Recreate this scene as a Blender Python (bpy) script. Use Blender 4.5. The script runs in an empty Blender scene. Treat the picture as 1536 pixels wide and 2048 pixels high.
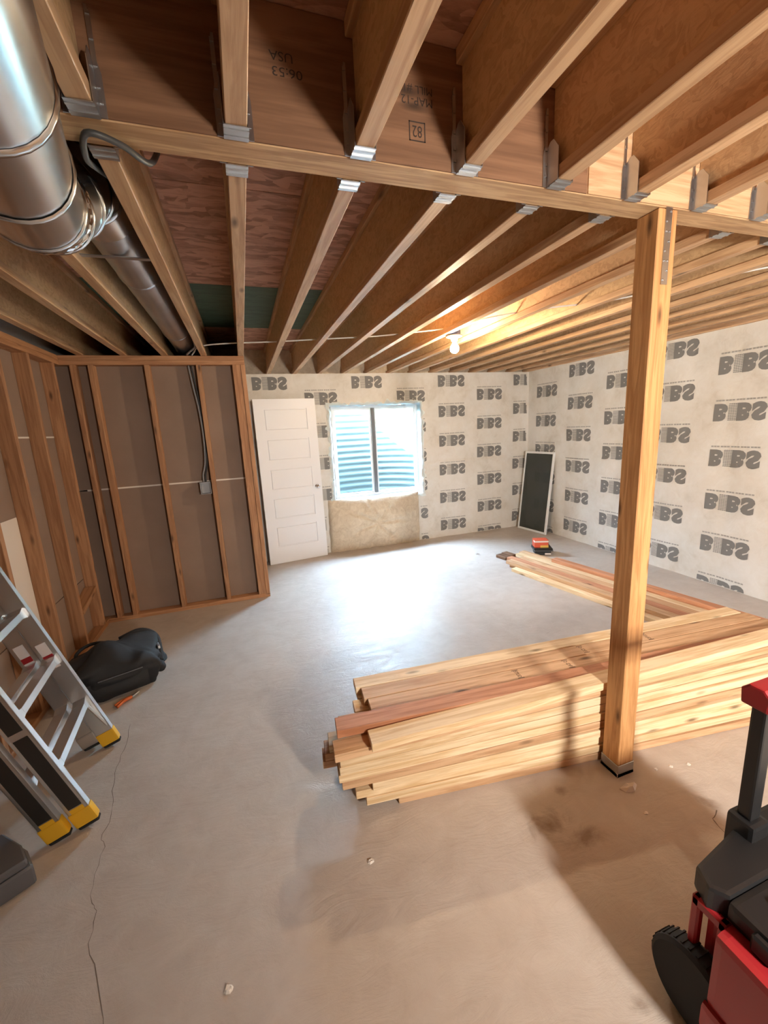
import bpy, bmesh, math, random
from mathutils import Vector, Matrix, noise

random.seed(7)
scene = bpy.context.scene
COL = scene.collection
PI = math.pi

# ------------------------------------------------------------------ camera
FPX = 825.4277
RW = [[0.9462207588827922, -0.31965832977114705, -0.0498480457710497],
      [-0.11028021237248424, -0.1738391768436131, -0.9785796928985466],
      [0.3041456069358093, 0.9314496727157374, -0.1997422263303199]]
EYE = Vector((0, 0, 1.65))
cd = bpy.data.cameras.new('camera')
cd.sensor_fit = 'HORIZONTAL'
cd.sensor_width = 36.0
cd.lens = FPX / 1536 * 36.0
cd.clip_start = 0.02
cam = bpy.data.objects.new('camera', cd)
COL.objects.link(cam)
m3 = Matrix((RW[0], [-a for a in RW[1]], [-a for a in RW[2]])).transposed()
cam.matrix_world = Matrix.Translation(EYE) @ m3.to_4x4()
scene.camera = cam

# ------------------------------------------------------------------ colour management
vs = scene.view_settings
vs.view_transform = 'Standard'
vs.look = 'None'
vs.gamma = 1.0
vs.use_curve_mapping = False
vs.exposure = 1.5
scene.cycles.use_denoising = True
scene.cycles.max_bounces = 10
scene.cycles.diffuse_bounces = 5
scene.cycles.transparent_max_bounces = 12
scene.cycles.sample_clamp_indirect = 8.0
scene.cycles.caustics_reflective = False
scene.cycles.caustics_refractive = False

# ------------------------------------------------------------------ sky, sun, work light
SKY_STRENGTH = 33.0
SUN_STRENGTH = 420.0
WORK_POWER = 90.0
BULB_EMIT = 470.0
world = bpy.data.worlds.new('world')
scene.world = world
world.use_nodes = True
wn = world.node_tree
wn.nodes.clear()
sky = wn.nodes.new('ShaderNodeTexSky')
sky.sky_type = 'NISHITA'
sky.sun_disc = False
sky.sun_elevation = math.radians(32)
sky.sun_rotation = math.radians(250)
bg = wn.nodes.new('ShaderNodeBackground')
bg.inputs[1].default_value = SKY_STRENGTH
wo = wn.nodes.new('ShaderNodeOutputWorld')
haze = wn.nodes.new('ShaderNodeHueSaturation')
haze.inputs['Saturation'].default_value = 0.5
wn.links.new(sky.outputs[0], haze.inputs['Color'])
wn.links.new(haze.outputs[0], bg.inputs[0])
wn.links.new(bg.outputs[0], wo.inputs[0])

def add_light(name, kind, loc, direction=None, **kw):
    ld = bpy.data.lights.new(name, kind)
    for k, v in kw.items():
        setattr(ld, k, v)
    o = bpy.data.objects.new(name, ld)
    COL.objects.link(o)
    o.location = loc
    if direction is not None:
        o.rotation_euler = Vector(direction).to_track_quat('-Z', 'Y').to_euler()
    return o

add_light('sun', 'SUN', (0, 8, 6), (0.84, 0.06, -0.50), energy=SUN_STRENGTH, angle=0.01, color=(1, 0.97, 0.92))
WORK = Vector((1.18, -1.35, 1.62))
add_light('work_lamp_light', 'AREA', WORK, (1.0, 1, -0.15), energy=WORK_POWER, size=0.30, color=(1.0, 0.94, 0.85))
port = add_light('window_portal', 'AREA', (1.80, 5.66, 1.33), (0, -1, 0), energy=1.0, shape='RECTANGLE', size=1.2, size_y=1.2)
port.data.cycles.is_portal = True

# ------------------------------------------------------------------ dimensions from the photograph
ZG = 2.363           # underside of joists, girder and top plates
JD = 0.302           # joist depth
YW = 5.4445          # face of the insulated far wall
XR = 4.170           # face of the insulated right wall
YG1, YG2 = 1.2266, 1.3225
JX0, JS = 0.0663, 0.3168
YP = 4.212           # partition front
XL = -1.36           # left wall stud faces
YF = -3.2            # wall behind the camera

# ------------------------------------------------------------------ node helpers
def nmat(name):
    m = bpy.data.materials.new(name)
    m.use_nodes = True
    nt = m.node_tree
    nt.nodes.clear()
    out = nt.nodes.new('ShaderNodeOutputMaterial')
    b = nt.nodes.new('ShaderNodeBsdfPrincipled')
    nt.links.new(b.outputs[0], out.inputs[0])
    return m, nt, b

def N(nt, typ, **kw):
    n = nt.nodes.new(typ)
    for k, v in kw.items():
        setattr(n, k, v)
    return n

def ramp(nt, stops):
    r = nt.nodes.new('ShaderNodeValToRGB')
    el = r.color_ramp.elements
    while len(el) < len(stops):
        el.new(0.5)
    for e, (p, c) in zip(el, stops):
        e.position = p
        e.color = (*c, 1) if len(c) == 3 else c
    return r

def mathn(nt, op, a, b=None, clamp=False):
    n = nt.nodes.new('ShaderNodeMath')
    n.operation = op
    n.use_clamp = clamp
    for i, v in enumerate((a, b)):
        if v is None:
            continue
        if isinstance(v, (int, float)):
            n.inputs[i].default_value = v
        else:
            nt.links.new(v, n.inputs[i])
    return n.outputs[0]

def mixc(nt, fac, a, b, mode='MIX'):
    n = nt.nodes.new('ShaderNodeMix')
    n.data_type = 'RGBA'
    n.blend_type = mode
    for i, v in ((0, fac), (6, a), (7, b)):
        if isinstance(v, (int, float)):
            n.inputs[i].default_value = v
        elif isinstance(v, tuple):
            n.inputs[i].default_value = (*v, 1)
        else:
            nt.links.new(v, n.inputs[i])
    return n.outputs[2]

def coords(nt, scale=(1, 1, 1), kind='Object', jitter=True):
    tc = nt.nodes.new('ShaderNodeTexCoord')
    src = tc.outputs[kind]
    if jitter:
        oi = nt.nodes.new('ShaderNodeObjectInfo')
        k = mathn(nt, 'MULTIPLY', oi.outputs['Random'], 41.0)
        va = nt.nodes.new('ShaderNodeVectorMath')
        va.operation = 'ADD'
        nt.links.new(src, va.inputs[0])
        nt.links.new(k, va.inputs[1])
        src = va.outputs[0]
    mp = nt.nodes.new('ShaderNodeMapping')
    mp.inputs['Scale'].default_value = scale
    nt.links.new(src, mp.inputs[0])
    return mp.outputs[0]

def noise_tex(nt, vec, scale, detail=4, rough=0.55, dist=0.0):
    n = nt.nodes.new('ShaderNodeTexNoise')
    n.inputs['Scale'].default_value = scale
    n.inputs['Detail'].default_value = detail
    n.inputs['Roughness'].default_value = rough
    n.inputs['Distortion'].default_value = dist
    nt.links.new(vec, n.inputs['Vector'])
    return n.outputs['Fac']

def bump(nt, b, h, strength=0.3, dist=0.01):
    n = nt.nodes.new('ShaderNodeBump')
    n.inputs['Strength'].default_value = strength
    n.inputs['Distance'].default_value = dist
    nt.links.new(h, n.inputs['Height'])
    nt.links.new(n.outputs[0], b.inputs['Normal'])

def plain(name, col, rough=0.5, metal=0.0, spec=None):
    m, nt, b = nmat(name)
    b.inputs['Base Color'].default_value = (*col, 1)
    b.inputs['Roughness'].default_value = rough
    b.inputs['Metallic'].default_value = metal
    if spec is not None:
        b.inputs['Specular IOR Level'].default_value = spec
    v = noise_tex(nt, coords(nt), 30, 3)
    bump(nt, b, v, 0.06, 0.002)
    return m

def wood(name, light, dark, var=0.25, knots=True, rough=0.62, gs=1.0):
    m, nt, b = nmat(name)
    g = noise_tex(nt, coords(nt, (1.1 * gs, 16 * gs, 16 * gs)), 1.6, 5, 0.6, 1.1)
    fine = noise_tex(nt, coords(nt, (6, 160, 160)), 1.0, 2, 0.5)
    f = mathn(nt, 'ADD', mathn(nt, 'MULTIPLY', g, 0.8), mathn(nt, 'MULTIPLY', fine, 0.2))
    r = ramp(nt, [(0.39, dark), (0.49, tuple((a + c) / 2 for a, c in zip(light, dark))), (0.57, light)])
    nt.links.new(f, r.inputs[0])
    col = r.outputs[0]
    if knots:
        v = nt.nodes.new('ShaderNodeTexVoronoi')
        v.inputs['Scale'].default_value = 1.0
        nt.links.new(coords(nt, (4.0, 13, 13)), v.inputs['Vector'])
        sx = nt.nodes.new('ShaderNodeSeparateColor')
        nt.links.new(v.outputs['Color'], sx.inputs[0])
        on = mathn(nt, 'GREATER_THAN', sx.outputs[0], 0.58)
        near = mathn(nt, 'SUBTRACT', 1.0, mathn(nt, 'DIVIDE', v.outputs['Distance'], 0.21), True)
        k = mathn(nt, 'MULTIPLY', on, mathn(nt, 'MULTIPLY', near, 1.3, True))
        col = mixc(nt, k, col, tuple(c * 0.34 for c in dark))
    oi = nt.nodes.new('ShaderNodeObjectInfo')
    hs = nt.nodes.new('ShaderNodeHueSaturation')
    val = mathn(nt, 'ADD', mathn(nt, 'MULTIPLY', oi.outputs['Random'], var), 1.0 - var / 2)
    nt.links.new(val, hs.inputs['Value'])
    nt.links.new(col, hs.inputs['Color'])
    nt.links.new(hs.outputs[0], b.inputs['Base Color'])
    b.inputs['Roughness'].default_value = rough
    bump(nt, b, f, 0.18, 0.004)
    return m

def osb(name, light, dark, scale=1.0, rough=0.65):
    m, nt, b = nmat(name)
    warp = noise_tex(nt, coords(nt, (1, 1, 1)), 5 * scale, 2)
    v = nt.nodes.new('ShaderNodeTexVoronoi')
    v.inputs['Scale'].default_value = 13 * scale
    vm = nt.nodes.new('ShaderNodeVectorMath')
    vm.operation = 'ADD'
    nt.links.new(coords(nt, (0.8, 2.6, 1.7)), vm.inputs[0])
    nt.links.new(mathn(nt, 'MULTIPLY', warp, 0.4), vm.inputs[1])
    nt.links.new(vm.outputs[0], v.inputs['Vector'])
    sx = nt.nodes.new('ShaderNodeSeparateColor')
    nt.links.new(v.outputs['Color'], sx.inputs[0])
    g = noise_tex(nt, coords(nt, (5, 22, 22)), 2.2 * scale, 5, 0.65, 0.8)
    f = mathn(nt, 'ADD', mathn(nt, 'MULTIPLY', sx.outputs[0], 0.35), mathn(nt, 'MULTIPLY', g, 0.65))
    r = ramp(nt, [(0.28, dark), (0.62, light)])
    nt.links.new(f, r.inputs[0])
    nt.links.new(r.outputs[0], b.inputs['Base Color'])
    b.inputs['Roughness'].default_value = rough
    bump(nt, b, f, 0.35, 0.006)
    return m

def metal(name, col, rough=0.3, dirt=0.15, scale=6):
    m, nt, b = nmat(name)
    n = noise_tex(nt, coords(nt), scale, 5, 0.6)
    r = ramp(nt, [(0.3, tuple(c * (1 - dirt * 2) for c in col)), (0.7, col)])
    nt.links.new(n, r.inputs[0])
    nt.links.new(r.outputs[0], b.inputs['Base Color'])
    b.inputs['Metallic'].default_value = 1.0
    rr = mathn(nt, 'ADD', mathn(nt, 'MULTIPLY', n, 0.2), rough - 0.1)
    nt.links.new(rr, b.inputs['Roughness'])
    bump(nt, b, n, 0.05, 0.004)
    return m

M = {}
M['joist_flange'] = wood('joist_flange', (0.60, 0.38, 0.21), (0.42, 0.235, 0.115), 0.2, rough=0.48)
M['stud'] = wood('stud_fir', (0.46, 0.235, 0.115), (0.31, 0.14, 0.062), 0.22)
M['pale'] = wood('pale_pine', (0.88, 0.69, 0.45), (0.68, 0.46, 0.24), 0.16)
M['tan'] = wood('tan_fir', (0.70, 0.45, 0.26), (0.50, 0.28, 0.14), 0.16)
M['red'] = wood('red_fir', (0.60, 0.29, 0.16), (0.42, 0.17, 0.08), 0.12)
M['brown'] = wood('brown_wet_wood', (0.20, 0.10, 0.05), (0.10, 0.045, 0.02), 0.2)
M['post'] = wood('post_fir', (0.60, 0.315, 0.125), (0.42, 0.19, 0.065), 0.1, gs=1.3)
M['web'] = osb('joist_web_osb', (0.60, 0.39, 0.205), (0.46, 0.285, 0.14), 2.2)
M['girder'] = wood('laminated_beam', (0.60, 0.385, 0.20), (0.38, 0.215, 0.10), 0.1, False, gs=1.6)
M['ply'] = wood('beam_face_ply', (0.27, 0.135, 0.07), (0.18, 0.085, 0.042), 0.05, True, gs=0.55)
M['subfloor'] = osb('subfloor_osb', (0.62, 0.34, 0.235), (0.29, 0.14, 0.09), 0.8)
M['green'] = osb('green_subfloor', (0.075, 0.14, 0.095), (0.05, 0.09, 0.065), 0.7)
M['galv'] = metal('galvanised_steel', (0.56, 0.57, 0.58), 0.34, 0.1)
M['duct'] = metal('duct_steel', (0.70, 0.70, 0.69), 0.24, 0.06, 3)
M['alu'] = metal('aluminium', (0.78, 0.79, 0.80), 0.33, 0.02, 2)
M['chrome'] = metal('chrome', (0.8, 0.8, 0.8), 0.08, 0.02)
M['white_paint'] = plain('white_paint', (0.82, 0.82, 0.84), 0.4)
M['vinyl'] = plain('white_vinyl', (0.75, 0.76, 0.76), 0.4)
M['sash'] = plain('grey_sash', (0.13, 0.125, 0.12), 0.4)
M['plastic_black'] = plain('black_plastic', (0.012, 0.012, 0.013), 0.42)
M['rubber'] = plain('rubber', (0.012, 0.012, 0.012), 0.8)
M['yellow'] = plain('yellow_plastic', (0.72, 0.40, 0.02), 0.45)
M['sticker'] = plain('black_sticker', (0.02, 0.018, 0.016), 0.4)
M['red_plastic'] = plain('red_plastic', (0.36, 0.02, 0.025), 0.38)
M['grey_plastic'] = plain('grey_plastic', (0.10, 0.10, 0.11), 0.55)
M['box_grey'] = plain('grey_outlet_box', (0.36, 0.36, 0.38), 0.5)
M['blue_box'] = plain('blue_box', (0.06, 0.10, 0.22), 0.5)
M['cable_white'] = plain('white_cable', (0.75, 0.70, 0.64), 0.45)
M['cable_grey'] = plain('grey_cable', (0.30, 0.29, 0.29), 0.5)
M['cable_dark'] = plain('dark_cable', (0.06, 0.06, 0.06), 0.45)
M['porcelain'] = plain('porcelain', (0.75, 0.73, 0.70), 0.25)
M['ink'] = plain('print_ink', (0.20, 0.195, 0.19), 0.8)
M['ink_soft'] = plain('print_ink_soft', (0.36, 0.345, 0.325), 0.8)
M['stamp'] = plain('stamp_ink', (0.045, 0.028, 0.02), 0.8)
M['crack'] = plain('crack_dark', (0.17, 0.135, 0.11), 0.9)
M['fabric_black'] = plain('black_nylon', (0.012, 0.012, 0.014), 0.75)
M['orange'] = plain('orange_card', (0.68, 0.11, 0.05), 0.5)
M['orange_tool'] = plain('orange_plastic', (0.60, 0.13, 0.03), 0.45)
M['yellow_card'] = plain('yellow_card', (0.75, 0.50, 0.10), 0.5)
M['white_card'] = plain('white_card', (0.80, 0.72, 0.70), 0.5)
M['brown_card'] = plain('brown_card', (0.12, 0.06, 0.05), 0.6)
M['paper'] = plain('paper_scrap', (0.72, 0.66, 0.60), 0.8)
M['gravel'] = plain('gravel', (0.35, 0.32, 0.30), 0.9)
M['concrete_wall'] = plain('concrete_wall', (0.42, 0.40, 0.37), 0.85)
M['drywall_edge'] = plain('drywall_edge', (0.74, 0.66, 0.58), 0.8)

# drywall back paper
m, nt, b = nmat('drywall_paper')
n = noise_tex(nt, coords(nt, (1, 1, 1)), 3.0, 4, 0.6)
r = ramp(nt, [(0.3, (0.245, 0.165, 0.12)), (0.7, (0.285, 0.195, 0.145))])
nt.links.new(n, r.inputs[0])
nt.links.new(r.outputs[0], b.inputs['Base Color'])
b.inputs['Roughness'].default_value = 0.8
M['drywall'] = m

# insulation fabric
m, nt, b = nmat('insulation_fabric')
n1 = noise_tex(nt, coords(nt, jitter=False), 2.2, 5, 0.6, 0.4)
n2 = noise_tex(nt, coords(nt, jitter=False), 9.0, 6, 0.65, 0.8)
f = mathn(nt, 'ADD', mathn(nt, 'MULTIPLY', n1, 0.65), mathn(nt, 'MULTIPLY', n2, 0.35))
r = ramp(nt, [(0.33, (0.58, 0.53, 0.46)), (0.46, (0.68, 0.645, 0.59)), (0.62, (0.74, 0.72, 0.685))])
nt.links.new(f, r.inputs[0])
nt.links.new(r.outputs[0], b.inputs['Base Color'])
b.inputs['Roughness'].default_value = 0.75
bump(nt, b, f, 0.45, 0.02)
M['fabric'] = m

# bare batt
m, nt, b = nmat('insulation_batt')
n2 = noise_tex(nt, coords(nt, (1, 1, 1)), 12.0, 6, 0.7, 1.0)
r = ramp(nt, [(0.3, (0.53, 0.42, 0.30)), (0.65, (0.70, 0.60, 0.46))])
nt.links.new(n2, r.inputs[0])
nt.links.new(r.outputs[0], b.inputs['Base Color'])
b.inputs['Roughness'].default_value = 0.9
bump(nt, b, n2, 0.5, 0.012)
M['batt'] = m

# plastic film round the window
m, nt, b = nmat('plastic_film')
b.inputs['Base Color'].default_value = (0.80, 0.84, 0.83, 1)
b.inputs['Roughness'].default_value = 0.3
tr = nt.nodes.new('ShaderNodeBsdfTranslucent')
tr.inputs[0].default_value = (0.8, 0.88, 0.86, 1)
mx = nt.nodes.new('ShaderNodeMixShader')
mx.inputs[0].default_value = 0.45
out = [x for x in nt.nodes if x.type == 'OUTPUT_MATERIAL'][0]
nt.links.new(b.outputs[0], mx.inputs[1])
nt.links.new(tr.outputs[0], mx.inputs[2])
nt.links.new(mx.outputs[0], out.inputs[0])
nn = noise_tex(nt, coords(nt), 22, 4, 0.6)
bump(nt, b, nn, 0.5, 0.01)
M['film'] = m

# window glass, tinted, and the insect screen
def see_through(name, tint, amount, rough=0.02, base=(0.02, 0.02, 0.02)):
    m = bpy.data.materials.new(name)
    m.use_nodes = True
    nt = m.node_tree
    nt.nodes.clear()
    out = nt.nodes.new('ShaderNodeOutputMaterial')
    t = nt.nodes.new('ShaderNodeBsdfTransparent')
    t.inputs[0].default_value = (*tint, 1)
    p = nt.nodes.new('ShaderNodeBsdfPrincipled')
    p.inputs['Base Color'].default_value = (*base, 1)
    p.inputs['Roughness'].default_value = rough
    mx = nt.nodes.new('ShaderNodeMixShader')
    mx.inputs[0].default_value = amount
    nt.links.new(t.outputs[0], mx.inputs[1])
    nt.links.new(p.outputs[0], mx.inputs[2])
    nt.links.new(mx.outputs[0], out.inputs[0])
    return m
M['glass'] = see_through('window_glass', (0.84, 0.95, 0.985), 0.05, 0.02, (0.6, 0.6, 0.6))
M['screen'] = see_through('insect_screen', (0.9, 0.95, 0.9), 0.72, 0.4, (0.05, 0.055, 0.05))

# lit bulb
m = bpy.data.materials.new('lit_bulb')
m.use_nodes = True
nt = m.node_tree
nt.nodes.clear()
out = nt.nodes.new('ShaderNodeOutputMaterial')
em = nt.nodes.new('ShaderNodeEmission')
em.inputs[0].default_value = (1.0, 0.77, 0.50, 1)
em.inputs[1].default_value = BULB_EMIT
nt.links.new(em.outputs[0], out.inputs[0])
M['bulb'] = m

# concrete floor
m, nt, b = nmat('concrete_floor')
c0 = coords(nt, jitter=False)
n1 = noise_tex(nt, c0, 0.9, 5, 0.6, 0.5)
n2 = noise_tex(nt, c0, 7.0, 6, 0.65, 0.6)
n3 = noise_tex(nt, coords(nt, (1.0, 2.4, 1), jitter=False), 4.2, 7, 0.72, 1.8)
f = mathn(nt, 'ADD', mathn(nt, 'MULTIPLY', n1, 0.55), mathn(nt, 'MULTIPLY', n2, 0.45))
r = ramp(nt, [(0.30, (0.42, 0.355, 0.305)), (0.48, (0.50, 0.435, 0.385)), (0.66, (0.57, 0.51, 0.46))])
nt.links.new(f, r.inputs[0])
col = r.outputs[0]
tc = nt.nodes.new('ShaderNodeTexCoord')
def blob(cx, cy, rx, ry, amount):
    global col
    mp = nt.nodes.new('ShaderNodeMapping')
    mp.inputs['Location'].default_value = (-cx / rx, -cy / ry, 0)
    mp.inputs['Scale'].default_value = (1 / rx, 1 / ry, 0)
    nt.links.new(tc.outputs['Object'], mp.inputs[0])
    ln = nt.nodes.new('ShaderNodeVectorMath')
    ln.operation = 'LENGTH'
    nt.links.new(mp.outputs[0], ln.inputs[0])
    d = mathn(nt, 'ADD', ln.outputs['Value'], mathn(nt, 'MULTIPLY', mathn(nt, 'SUBTRACT', n2, 0.5), 3.2))
    k = mathn(nt, 'MULTIPLY', mathn(nt, 'SUBTRACT', 1.0, d, True), amount, True)
    col = mixc(nt, k, col, (0.17, 0.105, 0.065))
for a in ((1.03, 1.15, 0.10, 0.06, 0.8), (1.12, 1.06, 0.09, 0.05, 0.6), (1.19, 1.27, 0.035, 0.035, 0.5),
          (2.70, 4.47, 0.05, 0.06, 1.2), (1.72, 0.98, 0.04, 0.05, 0.7), (2.9, 3.3, 0.18, 0.12, 0.5), (0.9, 0.62, 0.05, 0.03, 0.5)):
    blob(*a)
nt.links.new(col, b.inputs['Base Color'])
rr = mathn(nt, 'ADD', mathn(nt, 'MULTIPLY', n3, 0.55), 0.10)
nt.links.new(rr, b.inputs['Roughness'])
b.inputs['Specular IOR Level'].default_value = 0.33
hh = mathn(nt, 'ADD', mathn(nt, 'MULTIPLY', n3, 0.7), mathn(nt, 'MULTIPLY', n2, 0.3))
bump(nt, b, hh, 0.34, 0.018)
M['floor'] = m

# corrugated well
M['well'] = plain('window_well_steel', (0.028, 0.056, 0.060), 0.6)

# ------------------------------------------------------------------ mesh helpers
class MB:
    def __init__(s):
        s.v = []
        s.f = []
    def add(s, vs, fs):
        o = len(s.v)
        s.v += [tuple(v) for v in vs]
        s.f += [tuple(i + o for i in f) for f in fs]
        return s
    def box(s, x0, x1, y0, y1, z0, z1, mat=None):
        vs = [Vector((x, y, z)) for x in (x0, x1) for y in (y0, y1) for z in (z0, z1)]
        if mat is not None:
            vs = [mat @ v for v in vs]
        return s.add(vs, [(0, 1, 3, 2), (4, 6, 7, 5), (0, 4, 5, 1), (2, 3, 7, 6), (0, 2, 6, 4), (1, 5, 7, 3)])
    def prism(s, poly, axis, a, bb, mat=None):
        def P(p, t):
            v = {'x': (t, p[0], p[1]), 'y': (p[0], t, p[1]), 'z': (p[0], p[1], t)}[axis]
            v = Vector(v)
            return mat @ v if mat is not None else v
        n = len(poly)
        vs = [P(p, a) for p in poly] + [P(p, bb) for p in poly]
        fs = [tuple(range(n))[::-1], tuple(range(n, 2 * n))] + [(i, (i + 1) % n, n + (i + 1) % n, n + i) for i in range(n)]
        return s.add(vs, fs)
    def tube(s, pts, r, n=10, caps=True):
        pts = [Vector(p) for p in pts]
        rs = r if isinstance(r, (list, tuple)) else [r] * len(pts)
        rings = []
        up = None
        for i, p in enumerate(pts):
            t = (pts[min(i + 1, len(pts) - 1)] - pts[max(i - 1, 0)]).normalized()
            if up is None:
                up = Vector((0, 0, 1)) if abs(t.z) < 0.9 else Vector((1, 0, 0))
            a = t.cross(up).normalized()
            up = a.cross(t).normalized()
            rings.append([p + rs[i] * (math.cos(2 * PI * k / n) * a + math.sin(2 * PI * k / n) * up) for k in range(n)])
        vs = [v for g in rings for v in g]
        fs = []
        for i in range(len(rings) - 1):
            for k in range(n):
                fs.append((i * n + k, i * n + (k + 1) % n, (i + 1) * n + (k + 1) % n, (i + 1) * n + k))
        if caps:
            fs.append(tuple(range(n))[::-1])
            fs.append(tuple((len(rings) - 1) * n + k for k in range(n)))
        return s.add(vs, fs)
    def lathe(s, prof, n=20, mat=None):
        vs = []
        for (rr_, z) in prof:
            for k in range(n):
                v = Vector((rr_ * math.cos(2 * PI * k / n), rr_ * math.sin(2 * PI * k / n), z))
                vs.append(mat @ v if mat is not None else v)
        fs = []
        for i in range(len(prof) - 1):
            for k in range(n):
                fs.append((i * n + k, i * n + (k + 1) % n, (i + 1) * n + (k + 1) % n, (i + 1) * n + k))
        fs.append(tuple(range(n))[::-1])
        fs.append(tuple((len(prof) - 1) * n + k for k in range(n)))
        return s.add(vs, fs)
    def grid(s, fn, us, ws, keep=None):
        idx = {}
        vs, fs = [], []
        for i, u in enumerate(us):
            for j, w in enumerate(ws):
                idx[i, j] = len(vs)
                vs.append(fn(u, w))
        for i in range(len(us) - 1):
            for j in range(len(ws) - 1):
                if keep is None or keep((us[i] + us[i + 1]) / 2, (ws[j] + ws[j + 1]) / 2):
                    fs.append((idx[i, j], idx[i + 1, j], idx[i + 1, j + 1], idx[i, j + 1]))
        return s.add(vs, fs)
    def mesh(s, name, mat, bevel=0.0, smooth=False, seg=1):
        me = bpy.data.meshes.new(name)
        me.from_pydata([tuple(v) for v in s.v], [], s.f)
        bm = bmesh.new()
        bm.from_mesh(me)
        bmesh.ops.recalc_face_normals(bm, faces=bm.faces)
        if bevel > 0:
            es = [e for e in bm.edges if len(e.link_faces) == 2 and e.calc_face_angle(0) > 0.6]
            bmesh.ops.bevel(bm, geom=es, offset=bevel, segments=seg, affect='EDGES', profile=0.7)
        bm.to_mesh(me)
        bm.free()
        if smooth:
            for p in me.polygons:
                p.use_smooth = True
            if smooth != 'all':
                me.set_sharp_from_angle(angle=math.radians(38))
        me.materials.append(M[mat])
        return me
    def build(s, name, mat, parent=None, loc=(0, 0, 0), rot=None, bevel=0.0, smooth=False, seg=1):
        return obj(name, s.mesh(name, mat, bevel, smooth, seg), parent, loc, rot)

def obj(name, me, parent=None, loc=(0, 0, 0), rot=None):
    o = bpy.data.objects.new(name, me)
    COL.objects.link(o)
    if parent is not None:
        o.parent = parent
    mat = Matrix.Translation(Vector(loc))
    if rot is not None:
        mat = mat @ (rot.to_4x4() if isinstance(rot, Matrix) else rot)
    o.matrix_basis = mat
    return o

def thing(name, label, cat, loc=(0, 0, 0), rot=None, group=None):
    o = obj(name, None, None, loc, rot)
    return tag(o, label, cat, group)

def tag(o, label, cat, group=None):
    o['label'] = label
    o['category'] = cat
    if group:
        o['group'] = group
    return o

def struct(name, me=None, label=None):
    o = obj(name, me)
    o['kind'] = 'structure'
    if label:
        o['label'] = label
    return o

_cache = {}
def board_mesh(L, W, H, mat, bevel=0.0025):
    key = (round(L, 3), round(W, 4), round(H, 4), mat, bevel)
    if key not in _cache:
        _cache[key] = MB().box(-L / 2, L / 2, -W / 2, W / 2, -H / 2, H / 2).mesh('board', mat, bevel)
    return _cache[key]

RX = Matrix.Identity(3)
def axes(x, y):
    """rotation whose local X, Y point along x, y"""
    x = Vector(x).normalized()
    z = x.cross(Vector(y)).normalized()
    y = z.cross(x)
    return Matrix((x, y, z)).transposed()
VERT_X = axes((0, 0, 1), (1, 0, 0))      # board standing, its width along world X
VERT_Y = axes((0, 0, 1), (0, 1, 0))
ALONG_Y = axes((0, 1, 0), (-1, 0, 0))    # length along world Y, width along X

def hnoise(x, y, z=0.0):
    return noise.noise(Vector((x, y, z)))

# ================================================================== SETTING
# ---- floor
fl = struct('floor', MB().box(-1.7, 4.5, YF - 0.2, 5.9, -0.1, 0.0).mesh('floor', 'floor'), 'bare grey-brown concrete slab')

def ribbon(pts, w):
    mb = MB()
    pts = [Vector((x, y, 0.0006)) for x, y in pts]
    # densify with jitter
    q = [pts[0]]
    for a, c in zip(pts, pts[1:]):
        for t in (0.33, 0.66, 1.0):
            p = a.lerp(c, t)
            if t < 1:
                p += Vector((random.uniform(-1, 1), random.uniform(-1, 1), 0)) * 0.008
            q.append(p)
    L, Rr = [], []
    for i, p in enumerate(q):
        t = (q[min(i + 1, len(q) - 1)] - q[max(i - 1, 0)]).normalized()
        nrm = Vector((-t.y, t.x, 0)) * w * random.uniform(0.3, 1.0)
        L.append(p + nrm)
        Rr.append(p - nrm)
    n = len(q)
    mb.add(L + Rr, [(i, i + 1, n + i + 1, n + i) for i in range(n - 1)])
    return mb
CR1 = [(-0.82, 2.55), (-0.80, 2.38), (-0.80, 2.24), (-0.795, 2.13), (-0.77, 2.0), (-0.75, 1.89), (-0.76, 1.80), (-0.73, 1.73),
       (-0.735, 1.615), (-0.71, 1.50), (-0.685, 1.465), (-0.68, 1.36), (-0.62, 1.24), (-0.56, 1.08), (-0.5, 0.9)]
ribbon(CR1, 0.0015).build('crack', 'crack', fl)
ribbon([(1.72, 0.955), (1.665, 0.935), (1.65, 0.895), (1.648, 0.855), (1.66, 0.80), (1.70, 0.72)], 0.0028).build('crack', 'crack', fl)

# ---- ceiling: subfloor sheets, girder, I-joists with hangers
ceil = struct('ceiling', MB().box(-1.7, 4.5, YF - 0.2, 5.9, ZG + JD + 0.022, ZG + JD + 0.06).mesh('ceiling', 'subfloor'), 'underside of the floor above, bare I-joists and sheathing')
rows = [YF - 0.1, -1.62, -0.40, 0.82, 2.05, 3.27, 4.47, 5.75]
for i in range(len(rows) - 1):
    y0, y1 = rows[i] + 0.002, rows[i + 1] - 0.002
    for x0, x1 in ((-1.65, 0.75), (0.754, 3.19), (3.194, 4.4)):
        MB().box(x0, x1, y0, y1, ZG + JD + 0.0005, ZG + JD + 0.021).build('subfloor_panel', 'green' if i == 5 else 'subfloor', ceil)

gx0, gx1 = -1.60, 4.135
gird = obj('girder_beam', board_mesh(gx1 - gx0, YG2 - YG1, JD, 'girder', 0.003), ceil, ((gx0 + gx1) / 2, (YG1 + YG2) / 2, ZG + JD / 2))
obj('girder_face', board_mesh(2.745, 0.004, JD - 0.004, 'ply', 0.0), ceil, (-1.595 + 1.3725, YG1 - 0.0022, ZG + JD / 2))
# fresher ply-faced stretch of the beam, right of the butt joint
obj('girder_face', board_mesh(2.975, 0.004, JD - 0.004, "tan", 0.0), ceil, (1.155 + 1.4875, YG1 - 0.0022, ZG + JD / 2))

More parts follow.
